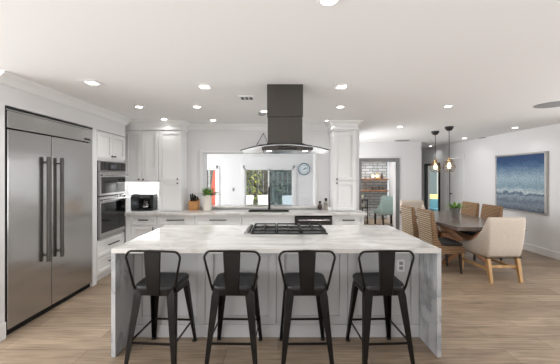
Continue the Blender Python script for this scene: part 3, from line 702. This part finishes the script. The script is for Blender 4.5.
def make_armchair(label, name, fab, wood, W=.53, D=.66, legs_extra=True, group=None, nails=True):
    t = thing(name, label, 'chair', (0, 0, 0), group, world=False)
    # U-shaped shell: left arm front -> back -> right arm front; local chair faces +y
    hw = W/2; path = []
    n = 10
    for i in range(n+1): path.append((-hw, D/2-(D-.045)*i/n))
    for k in range(1, 6): u = PI/2*k/6; path.append((-hw+.045*(1-math.cos(u)), -D/2+.045-.045*math.sin(u)))
    for i in range(0, 11): path.append((-hw+.045+(W-.09)*i/10, -D/2))
    right = [(-x, y) for x, y in reversed(path[:n+6])]
    path += right
    def top(y):                                                    # arms sweep up to the back
        return .43+.51*math.exp(-max(0, y+D/2-.02)/.21)
    zb = .335; rings = []
    N_ = len(path)
    for i, (x, y) in enumerate(path):
        a = Vector(path[max(0, i-1)]); b = Vector(path[min(N_-1, i+1)]); d = (b-a).normalized(); nx, ny = d.y, -d.x
        # outward normal: away from centre
        if nx*x+ny*(y-.05) < 0: nx, ny = -nx, -ny
        zt = top(y); th = .07; back = max(0, (-y-D/2+.14)/.14)
        ring = []
        for (s_, z) in ((0, zb), (.012, (zb+zt)/2), (.0, zt-.02), (-.02, zt), (-.05, zt), (-th, zt-.02), (-th, (zb+zt)/2), (-th, zb)):
            lean = max(0, z-.45)
            ring.append((x+nx*s_+(x/hw)*.07*lean, y+ny*s_-.12*lean*min(1, max(0, (D/2-y)/D)), z))
        rings.append(ring)
    MB().loops(rings).build('upholstered_shell', M[fab], t, smooth=True, sub=1)
    MB().box(-hw+.045, hw-.045, -D/2+.06, D/2-.0, .34, .47).build('seat', M[fab], t, bev=.03, bseg=3)
    for sx in (-1, 1):
        for y0, y1, in ((D/2-.045, D/2-.04), (-D/2+.045, -D/2-.02)):
            x = sx*(hw-.045); a, b = .026, .021; rear = y1 < 0
            MB().loops([[(x-b, y1-b, 0), (x+b, y1-b, 0), (x+b, y1+b, 0), (x-b, y1+b, 0)], [(x-a, y0-a, .345), (x+a, y0-a, .345), (x+a, y0+a, .345), (x-a, y0+a, .345)]]).build('leg', M[wood], t, bev=.003)
        if legs_extra: box(sx*(hw-.045)-.011, sx*(hw-.045)+.011, -D/2+.06, D/2-.07, .16, .195).build('stretcher', M[wood], t)
    if legs_extra:
        box(-hw+.05, hw-.05, -D/2+.03, -D/2+.055, .2, .235).build('stretcher', M[wood], t)
    if nails:
        nb = MB()
        for i, (x, y) in enumerate(path):
            if i % 1 == 0:
                a = Vector(path[max(0, i-1)]); b = Vector(path[min(N_-1, i+1)]); d = (b-a).normalized(); nx, ny = d.y, -d.x
                if nx*x+ny*(y-.05) < 0: nx, ny = -nx, -ny
                for f in (0, .5):
                    q = Vector((x, y)) if f == 0 or i == N_-1 else (Vector((x, y))+Vector(path[i+1]))/2
                    p = Vector((q.x+nx*.001, q.y+ny*.001, .349)); e = Vector((nx, ny, 0))
                    nb.cyl(p, p+e*.009, .0075, .004, 8)
        nb.build('nailhead_trim', M['dark'], t)
    return t
a1 = make_armchair('cream linen armchair with nailhead trim at the near end of the dining table', 'host_armchair', 'linen', 'oak', group='cream host chairs at the ends of the dining table')
a1.location = (3.255, 4.575, 0); a1.rotation_euler = (0, 0, R(2))
a2 = copy_tree(a1); a2.location = (3.29, 6.9, 0); a2.rotation_euler = (0, 0, R(180)); a2['label'] = 'cream linen armchair at the far end of the dining table, by the bar doorway'

# plant on the table
def leaves(mb, rng, c, n, spread, length, wid, up=.6, arch=.4):
    for i in range(n):
        a = rng.uniform(0, 2*PI); e = rng.uniform(up-.45, up+.45); ln = length*rng.uniform(.7, 1.1)
        d = Vector((math.cos(a)*math.cos(e), math.sin(a)*math.cos(e), math.sin(e))); s_ = Vector((-math.sin(a), math.cos(a), 0))
        p = Vector(c)+Vector((math.cos(a), math.sin(a), 0))*spread*rng.random(); m_ = 5; L_, R_ = [], []
        for k in range(m_+1):
            u = k/m_; q = p+d*ln*u+Vector((0, 0, -arch*ln*u*u)); w = wid*math.sin(PI*(.12+.86*u))
            L_.append(mb.bm.verts.new(q-s_*w)); R_.append(mb.bm.verts.new(q+s_*w+Vector((0, 0, .002))))
        for k in range(m_): mb.bm.faces.new((L_[k], R_[k], R_[k+1], L_[k+1]))
    return mb
rng = random.Random(7)
pp = thing('potted_plant', 'small green succulent in a grey pot on the dining table', 'plant', (3.39, 5.65, TZ))
MB().lathe((3.39, 5.65, TZ), [(.068, 0), (.078, .09), (.092, .165), (.082, .165), (.07, .13)]).build('pot', M['concrete'], pp)
leaves(MB(), rng, (3.39, 5.65, TZ+.14), 60, .05, .22, .018, .7, .25).build('leaves', M['leaf'], pp)

# pendants
def pendant(x, y, label, first=None):
    t = thing('pendant_lamp', label, 'pendant lamp', (x, y, H), 'caged pendants over the dining table', world=False)
    MB().lathe((0, 0, -.085), [(.012, 0), (.045, .01), (.072, .045), (.08, .083)]).build('canopy', M['black'], t, smooth=False)
    MB().cyl((0, 0, -.08), (0, 0, -.60), .006, seg=8).build('cord', M['gun'], t)
    MB().lathe((0, 0, -.70), [(.018, 0), (.024, .02), (.024, .08), (.01, .105)]).build('socket', M['brass'], t)
    MB().lathe((0, 0, -.82), [(.006, 0), (.024, .012), (.034, .045), (.028, .08), (.016, .12)]).build('bulb', M['bulb'], t, smooth=True)
    c = MB(); r = .003
    lv = [(.035, -.635), (.085, -.69), (.122, -.79), (.07, -.875)]
    n = 6; pts = []
    for j, (rr, z) in enumerate(lv): pts.append([(rr*math.cos(2*PI*(i+(j % 2)*.5)/n), rr*math.sin(2*PI*(i+(j % 2)*.5)/n), z) for i in range(n)])
    for j in range(len(lv)):
        for i in range(n):
            c.cyl(pts[j][i], pts[j][(i+1) % n], r, seg=6)
            if j+1 < len(lv):
                k = i if j % 2 == 0 else (i+1) % n
                c.cyl(pts[j][i], pts[j+1][k], r, seg=6); c.cyl(pts[j][i], pts[j+1][(k-1) % n], r, seg=6)
    c.build('wire_cage', M['cage'], t)
    return t
p1 = pendant(3.33, 5.74, 'caged brass pendant lamp hanging nearer the painting')
p2 = copy_tree(p1); p2.location = (3.37, 6.32, H); p2['label'] = 'caged brass pendant lamp hanging nearer the bar doorway'

# painting
pt = thing('painting', 'blue and grey abstract seascape in a silver frame on the right wall', 'painting', (XR-.02, 6.23, .78))
y0, y1, z0, z1 = 5.585, 6.885, .775, 2.0
box(XR-.045, XR-.012, y0+.035, y1-.035, z0+.035, z1-.035).build('canvas', M['paint'], pt)
f = MB(); x0 = XR-.052
f.box(x0, XR-.002, y0, y0+.03, z0, z1).box(x0, XR-.002, y1-.03, y1, z0, z1).box(x0, XR-.002, y0, y1, z1-.03, z1).box(x0, XR-.002, y0, y1, z0, z0+.03)
f.build('frame', M['silver'], pt, bev=.003)

def spot(x, y, pw, parent):
    l = bpy.data.lights.new('downlight_lamp', 'SPOT'); l.energy = pw; l.spot_size = R(150); l.spot_blend = .9; l.shadow_soft_size = .05; l.color = (1, .985, .97)
    o = bpy.data.objects.new('downlight_lamp', l); COL.objects.link(o); o.parent = parent; o.location = (0, 0, -.025)
# ------------------------------------------------------------------ bar nook
t3 = M['shelf']
SHLAB = ['upper wooden shelf on the tiled bar wall', 'lower wooden shelf on the tiled bar wall']
for z, lab in ((1.385, SHLAB[0]), (.985, SHLAB[1])):
    tag(recentre(box(2.75, 3.88, 10.34, 10.6, z, z+.05).build('wall_shelf', t3, bev=.004)), lab, 'shelf')
def bottle(x, y, z, h, r, m, name, lab, cat='bottle', group=None):
    return tag(recentre(MB().lathe((x, y, z), [(r*.95, 0), (r, .01), (r, h*.6), (r*.45, h*.74), (r*.35, h*.95), (r*.42, h)], 14).build(name, m, smooth=False)), lab, cat, group)
bottle(3.52, 10.45, 1.436, .23, .06, M['gold'], 'vase', 'gold vase on the upper bar shelf', 'vase')
bottle(3.68, 10.45, 1.436, .20, .045, M['amber'], 'bottle', 'amber bottle beside the gold vase on the upper bar shelf')
for i, x in enumerate((2.95, 3.1, 3.28)): bottle(x, 10.47, 1.436, .13, .035, M['bottle'], 'drinking_glass', 'clear glass on the upper bar shelf', 'glass', 'glasses on the upper bar shelf')
for i, x in enumerate((3.35, 3.47, 3.6, 3.72)): bottle(x, 10.47, 1.036, .14, .038, M['bottle'] if i % 2 else M['amber'], 'drinking_glass', 'glass standing on the lower bar shelf', 'glass', 'glasses on the lower bar shelf')
def bar_pendant(x, lab):
    t = thing('bar_pendant', lab, 'pendant lamp', (x, 9.7, H), 'small pendants in the bar', world=False)
    MB().cyl((0, 0, 0), (0, 0, -.86), .005, seg=8).build('cord', M['black'], t); MB().lathe((0, 0, -.93), [(.014, 0), (.022, .02), (.02, .07)]).build('socket', M['brass'], t)
    MB().lathe((0, 0, -1.01), [(.01, 0), (.04, .03), (.045, .05), (.02, .085)], 14).build('bulb', M['bulb'], t, smooth=True); return t
bar_pendant(3.12, 'small glowing pendant in the bar, the one further from the gold vase'); bar_pendant(3.26, 'small glowing pendant in the bar, the one closer to the gold vase')
bt = thing('bar_table', 'dark table with two tiers beside the teal armchair in the bar', 'table', (2.64, 9.7, 0))
box(2.4, 2.88, 9.4, 10.0, .74, .78).build('table_top', M['dark'], bt, bev=.004); box(2.4, 2.88, 9.4, 10.0, .5, .53).build('shelf', M['dark'], bt)
for x in (2.41, 2.84):
    for y in (9.41, 9.95): box(x, x+.03, y, y+.03, 0, .74).build('leg', M['dark'], bt)
tag(recentre(box(2.46, 2.74, 9.45, 9.75, .781, .90).build('storage_basket', M['ceramic'], bev=.02)), 'pale basket on top of the dark bar table', 'basket')
tag(recentre(box(2.5, 2.78, 9.45, 9.75, .531, .65).build('storage_basket', M['ceramic'], bev=.02)), 'pale basket on the lower tier of the dark bar table', 'basket')
fp = thing('flower_pot', 'tiny plant in a pot on the dark bar table', 'plant', (2.81, 9.86, .78))
MB().lathe((2.81, 9.86, .78), [(.04, 0), (.05, .1), (.04, .1)]).build('pot', M['dark'], fp); leaves(MB(), rng, (2.81, 9.86, .86), 24, .02, .13, .014).build('leaves', M['leafyl'], fp)
for x, lab in ((2.7, 'added hidden fill light on the bar ceiling, on the basket side'), (3.5, 'added hidden fill light on the bar ceiling, over the teal armchair')):
    t = thing('downlight', lab, 'ceiling light', (x, 9.75, H), 'recessed downlights', world=False)  # unseen downlights added to brighten the bar
    MB().lathe((0, 0, -.006), [(.048, -.001), (.066, 0), (.07, .0055)], 28).build('trim_ring', M['white'], t); MB().lathe((0, 0, -.01), [(.043, 0), (.043, .003)], 24).build('lens', M['lens'], t)
    spot(x, 9.75, 60, t)
ta = make_armchair('pale teal armchair in the bar beyond the doorway', 'teal_armchair', 'teal', 'dark', W=.62, D=.60, legs_extra=False, nails=False)
ta.location = (3.40, 9.2, 0); ta.rotation_euler = (0, 0, R(6))

# den chair behind the black door
dc = make_armchair('teal chair seen through the black framed glass door', 'den_chair', 'blue', 'dark', W=.6, D=.6, legs_extra=False, nails=False)
dc.scale = (.8, .8, .7); dc.location = (5.80, 11.0, 0); dc.rotation_euler = (0, 0, R(150))

be = thing('bench', 'pale yellow upholstered bench seen through the black framed glass door', 'bench', (7.3, 12.9, 0))
box(6.5, 8.2, 12.6, 13.1, .12, .44).build('seat', M['yellow'], be, bev=.03); box(6.5, 8.2, 13.1, 13.25, .12, .72).build('backrest', M['yellow'], be, bev=.03)
for x in (6.55, 8.1):
    for y in (12.65, 13.05): box(x, x+.05, y, y+.05, 0, .12).build('leg', M['dark'], be)

# ------------------------------------------------------------------ worktop items
ck = thing('coffee_maker', 'black coffee maker with glass carafe in the lit nook', 'coffee maker', (-2.35, 5.28, .917))
box(-2.60, -2.21, 5.2, 5.42, .918, .945).build('base', M['black'], ck, bev=.006)
MB().box(-2.60, -2.46, 5.2, 5.42, .945, 1.16).box(-2.60, -2.21, 5.22, 5.42, 1.13, 1.20).box(-2.46, -2.21, 5.34, 5.42, .945, 1.13).box(-2.25, -2.21, 5.22, 5.34, .945, 1.13).build('housing', M['black'], ck, bev=.008)
MB().lathe((-2.53, 5.26, 1.16), [(.045, 0), (.045, .05), (.03, .055)], 16).build('water_lid', M['black'], ck)
MB().lathe((-2.355, 5.265, .946), [(.05, 0), (.062, .03), (.06, .09), (.045, .125), (.045, .14)], 20).build('carafe', M['bottle'], ck)
MB().lathe((-2.355, 5.265, .975), [(.0625, 0), (.0635, .005), (.0635, .02), (.0625, .025)], 20).box(-2.44, -2.27, 5.2185, 5.22, 1.15, 1.165).build('steel_band', M['steel2'], ck)
box(-2.575, -2.485, 5.198, 5.2, 1.02, 1.08).build('control_panel', M['screen'], ck)

kb = thing('knife_block', 'beech knife block with black handled knives on the back worktop', 'knife block', (-1.51, 5.33, .917))
MB().hexa([(-1.6, 5.28, .9175), (-1.44, 5.28, .9175), (-1.44, 5.44, .9175), (-1.6, 5.44, .9175), (-1.6, 5.28, 1.07), (-1.44, 5.28, 1.05), (-1.44, 5.44, 1.11), (-1.6, 5.44, 1.12)]).build('block', M['block'], kb, bev=.005)
for i, (x, y, l) in enumerate(((-1.575, 5.36, .12), (-1.54, 5.36, .13), (-1.505, 5.37, .11), (-1.555, 5.31, .09), (-1.515, 5.31, .08), (-1.475, 5.33, .09), (-1.45, 5.37, .07))):
    MB().cyl((x-.01, y+.02, 1.07), (x-.01, y-.01, 1.08+l), .016, .014, 8).build('knife_handle', M['black'], kb, bev=.002)

gp = thing('potted_plant', 'green grassy plant in a tall cream pot on the back worktop', 'plant', (-1.27, 5.23, .917))
MB().box(-1.30, -1.18, 5.14, 5.26, .918, 1.195).build('pot', M['ceramic'], gp, bev=.012)
leaves(MB(), rng, (-1.24, 5.2, 1.16), 110, .035, .25, .012, .85, .3).build('leaves', M['leaf'], gp)
for x, h, mm, lab in ((.76, .15, 'amber', 'small dark capped bottle on the back worktop by the pass-through'), (.87, .20, 'bottle', 'taller clear capped bottle on the back worktop by the pillar')):
    b = thing('bottle', lab, 'bottle', (x, 5.36, .917)); r = .04
    MB().lathe((x, 5.36, .918), [(r, 0), (r, h*.55), (r*.5, h*.72), (r*.45, h*.8)], 16).build('body', M[mm], b)
    MB().lathe((x, 5.36, .918), [(r*.8, .004), (r*.8, h*.35)], 16).build('contents', M['shelf'] if mm == 'amber' else M['ceramic'], b)
    MB().cyl((x, 5.36, .918+h*.8), (x, 5.36, .918+h*1.05), r*.62).build('cap', M['black'], b)
tag(recentre(MB().lathe((.93, 5.28, .918), [(.035, 0), (.045, .05), (.04, .06)], 18).build('salt_bowl', M['white'])), 'small white bowl at the foot of the pillar cupboard', 'bowl')

# wire hanger on the wall above the pass-through
wh = thing('wall_hanger', 'black wire triangle hanging on the wall behind the hood', 'hanger', (-.27, 5.46, 2.06))
MB().tube([(-.40, 5.475, 2.10), (-.27, 5.475, 2.32), (-.17, 5.475, 2.10)], .007, 6, closed=False).build('wire', M['black'], wh)
MB().cyl((-.27, 5.499, 2.315), (-.27, 5.465, 2.315), .01).build('hook', M['black'], wh)
MB().lathe((0, 0, 0), [(.0, 0)]).bm.free() if False else None
pz = MB(); n = 16; pz.prism([(-.27+.15*math.cos(PI*i/n), 5.455, 2.055+.06*math.sin(PI*i/n)) for i in range(n+1)], (0, .03, 0)); pz.build('plaque', M['black'], wh, bev=.004)

# clock, switch in the sunroom
cl = thing('wall_clock', 'round pale blue clock on the white wall beyond the pass-through', 'clock', (.925, YF-.02, 1.77))
cc = Vector((.925, YF, 1.775))
MB().cyl(cc+Vector((0, -.001, 0)), cc+Vector((0, -.03, 0)), .19, seg=40).build('dial', M['clockface'], cl)
MB().tube([cc+Vector((.2*math.cos(2*PI*i/40), -.025, .2*math.sin(2*PI*i/40))) for i in range(40)], .02, 8, closed=True).build('rim', M['clockrim'], cl, smooth=True)
tk = MB()
for i in range(12):
    a = 2*PI*i/12; u = Vector((math.sin(a), 0, math.cos(a))); v = Vector((math.cos(a), 0, -math.sin(a)))
    p = cc+u*.14; tk.prism([p+v*.008-u*.018+Vector((0, -.031, 0)), p-v*.008-u*.018+Vector((0, -.031, 0)), p-v*.008+u*.018+Vector((0, -.031, 0)), p+v*.008+u*.018+Vector((0, -.031, 0))], (0, -.002, 0))
tk.build('hour_marks', M['hand'], cl)
for ang, ln, w in ((50, .10, .012), (75, .14, .009)):
    a = R(ang); u = Vector((math.sin(a), 0, math.cos(a))); v = Vector((math.cos(a), 0, -math.sin(a))); q = cc+Vector((0, -.034, 0))
    MB().prism([q+v*w-u*.03, q-v*w-u*.03, q-v*w*.5+u*ln, q+v*w*.5+u*ln], (0, -.003, 0)).build('clock_hand', M['hand'], cl)
sw = tag(recentre(box(-1.62, -1.55, YF-.012, YF, .99, 1.11).build('light_switch', M['grey'], bev=.003)), 'small light switch on the white wall beside the sliding door', 'switch')

# ------------------------------------------------------------------ patio seen through the doors
def shrub(x, y, w, h, n, m, lab, seed, ln=.28):
    rg = random.Random(seed); t = thing('shrub', lab, 'shrub', (x, y, SF-.04))
    st = MB()
    for i in range(7):
        a = rg.uniform(-w*.4, w*.4); st.cyl((x+a*.5, y+rg.uniform(-.1, .1), SF-.04), (x+a, y+rg.uniform(-.15, .15), SF+h*.9), .025, .012, 6)
    st.build('stems', M['bark'], t)
    lf = MB()
    for i in range(n):
        c = (x+rg.uniform(-w/2, w/2), y+rg.uniform(-.3, .3), SF+rg.uniform(.05, h)); leaves(lf, rg, c, 1, .0, ln, .035, .2, .5)
    lf.build('leaves', M[m], t); return t
shrub(-1.15, 13.3, .7, 2.5, 600, 'leafyl', 'yellow green shrub behind the left pane of the sliding door', 1, .24)
shrub(-.62, 14.2, .5, 2.6, 420, 'leafbr', 'brownish cane shrub behind the middle of the sliding door', 2, .24)
shrub(.3, 13.3, 1.1, 2.6, 900, 'leafdk', 'dark green shrub behind the screened pane of the sliding door', 3, .24)
shrub(-3.3, 13.4, .8, 2.5, 600, 'leafbr', 'brown and green shrub seen behind the orange parasol', 4, .24)
shrub(-2.2, 14.4, .9, 2.7, 600, 'leafdk', 'tall dark shrub between the orange parasol and the sliding door', 5, .24)
fence = MB()
for i in range(44): fence.box(-6+i*.25, -6+i*.25+.23, 15.2, 15.24, SF-.04, 2.4)
fence = tag(recentre(fence.build('fence', mat('grey_green_fence', (92, 100, 88), .85, var=.2))), 'grey green board fence behind the patio shrubs', 'fence')
um = thing('parasol', 'closed orange parasol on the patio, seen through the left glazed door', 'parasol', (-2.62, 12.4, SF-.04))
MB().cyl((-2.62, 12.4, SF), (-2.62, 12.4, 2.1), .025).build('pole', M['trim'], um)
rr = MB(); rings = []
for z, r in ((.35, .17), (.6, .19), (1.1, .15), (1.6, .1), (1.95, .04)):
    rings.append([(-2.62+r*(1+.22*math.cos(6*a))*math.cos(a), 12.4+r*(1+.22*math.cos(6*a))*math.sin(a), z) for a in [2*PI*i/48 for i in range(48)]])
rr.loops(rings).build('folded_canopy', M['orange'], um); MB().lathe((-2.62, 12.4, SF-.04), [(.25, 0), (.25, .06), (.05, .1)]).build('base', M['concrete'], um)
def patio_chair(x, y, rz, lab):
    t = thing('patio_chair', lab, 'chair', (x, y, SF-.04), 'white patio chairs', world=False)
    MB().box(-.28, .28, -.25, .28, .38, .48).build('seat', M['fabricw'], t, bev=.03)
    MB().hexa([(-.28, -.3, .42), (.28, -.3, .42), (.28, -.2, .42), (-.28, -.2, .42), (-.26, -.45, .95), (.26, -.45, .95), (.26, -.38, .95), (-.26, -.38, .95)]).build('backrest', M['fabricw'], t, bev=.02)
    for sx in (-1, 1):
        MB().tube([(sx*.3, .25, 0), (sx*.3, .25, .6), (sx*.3, -.3, .62), (sx*.3, -.3, 0)], .015, 8).build('leg_frame', M['trim'], t)
    t.rotation_euler = (0, 0, R(rz)); return t
patio_chair(-1.45, 12.2, 150, 'white patio chair behind the clear left pane of the sliding door')
patio_chair(-.45, 12.4, -150, 'white patio chair behind the faucet')
patio_chair(.55, 12.0, 200, 'white patio chair behind the screened right pane of the sliding door')

# ------------------------------------------------------------------ ceiling fittings
def at(px, py, z=H): d = (z-1.53)*295/(176-py); return (px-278)*d/295, d
def downlight(px, py, lab, square=False, pw=15):
    x, y = at(px, py); t = thing('downlight', lab, 'ceiling light', (x, y, H), 'recessed downlights', world=False); z = -.006
    if square:
        MB().box(-.09, .09, -.09, .09, z, -.0005).build('trim_ring', M['white'], t, bev=.003); MB().box(-.045, .045, -.045, .045, z-.003, z).build('lens', M['lens'], t)
    else:
        MB().lathe((0, 0, z), [(.048, -.001), (.066, 0), (.07, .0055)], 28).build('trim_ring', M['white'], t); MB().lathe((0, 0, z-.004), [(.043, 0), (.043, .003)], 24).build('lens', M['lens'], t)
    spot(x, y, pw, t); return t
downlight(92, 82.5, 'square recessed ceiling light over the fridge aisle', True)
downlight(204.5, 86.5, 'square recessed ceiling light above the island, beside the air vent', True)
downlight(341.5, 86.5, 'square recessed ceiling light above the island, on the dining side of the hood', True)
for px, py, lab in ((139, 106.5, 'round recessed ceiling light in front of the oven tower'), (197, 106.5, 'round recessed ceiling light between oven tower and hood'), (264, 111, 'round recessed ceiling light hidden partly by the hood chimney'),
                    (340.5, 106.5, 'round recessed ceiling light in front of the pillar cupboard'), (448, 106, 'round recessed ceiling light in front of the pendants'), (164, 119, 'round recessed ceiling light close to the pantry crown'),
                    (213, 120, 'round recessed ceiling light near the back wall above the potted plant'), (328, 120.5, 'round recessed ceiling light touching the pillar crown'), (400, 126.5, 'round recessed ceiling light between pillar and pendants'),
                    (373, 137, 'round recessed ceiling light above the bar doorway'), (430.5, 146, 'round recessed ceiling light in the hall by the black framed door'), (464.5, 138, 'round recessed ceiling light along the right wall near the panel door'),
                    (515, 127.5, 'round recessed ceiling light above the painting'), (329, -1, 'round recessed ceiling light nearest the viewer, at the top edge')):
    downlight(px, py, lab, pw=3 if 118 < py < 121 else 5 if px == 373 else 4 if px > 405 and py > 120 else 6 if py < 0 else 15)
def vent(px, py, w, d_, lab, mm='white'):
    x, y = at(px, py); t = thing('ceiling_vent', lab, 'vent', (x, y, H), None, world=False)
    MB().box(-w/2, w/2, -d_/2, d_/2, -.012, -.0005).build('frame', M[mm], t, bev=.003)
    s = MB(); n = 3
    for i in range(n): a = -w*.38+i*w*.27; s.box(a, a+w*.2, -d_*.3, d_*.3, -.0135, -.012)
    s.build('slot', M['gun'], t); return t
vent(247, 97.5, .19, .19, 'white ceiling vent beside the hood chimney'); vent(402, 140.5, .36, .18, 'grey ceiling vent above the bar doorway', 'grey'); vent(484, 137.5, .2, .2, 'small grey ceiling vent above the right wall', 'grey')
x, y = at(262, 113.2); sd = thing('smoke_detector', 'round grey smoke detector beside the hood chimney', 'smoke detector', (x, y, H), world=False)
MB().lathe((0, 0, -.03), [(.05, 0), (.06, .012), (.062, .0295)], 28).build('housing', M['grey'], sd)
x, y = at(553, 104.5); spk = thing('ceiling_speaker', 'large round grey speaker in the ceiling above the right side', 'speaker', (x, y, H), world=False)
MB().lathe((0, 0, -.008), [(.16, 0), (.20, .002), (.205, .0075)], 36).build('grille', M['grey'], spk); MB().lathe((0, 0, -.0095), [(.13, 0), (.15, .002)], 36).build('cone', M['grey'], spk)

for o in bpy.data.objects:
    if '_world' in o: del o['_world']
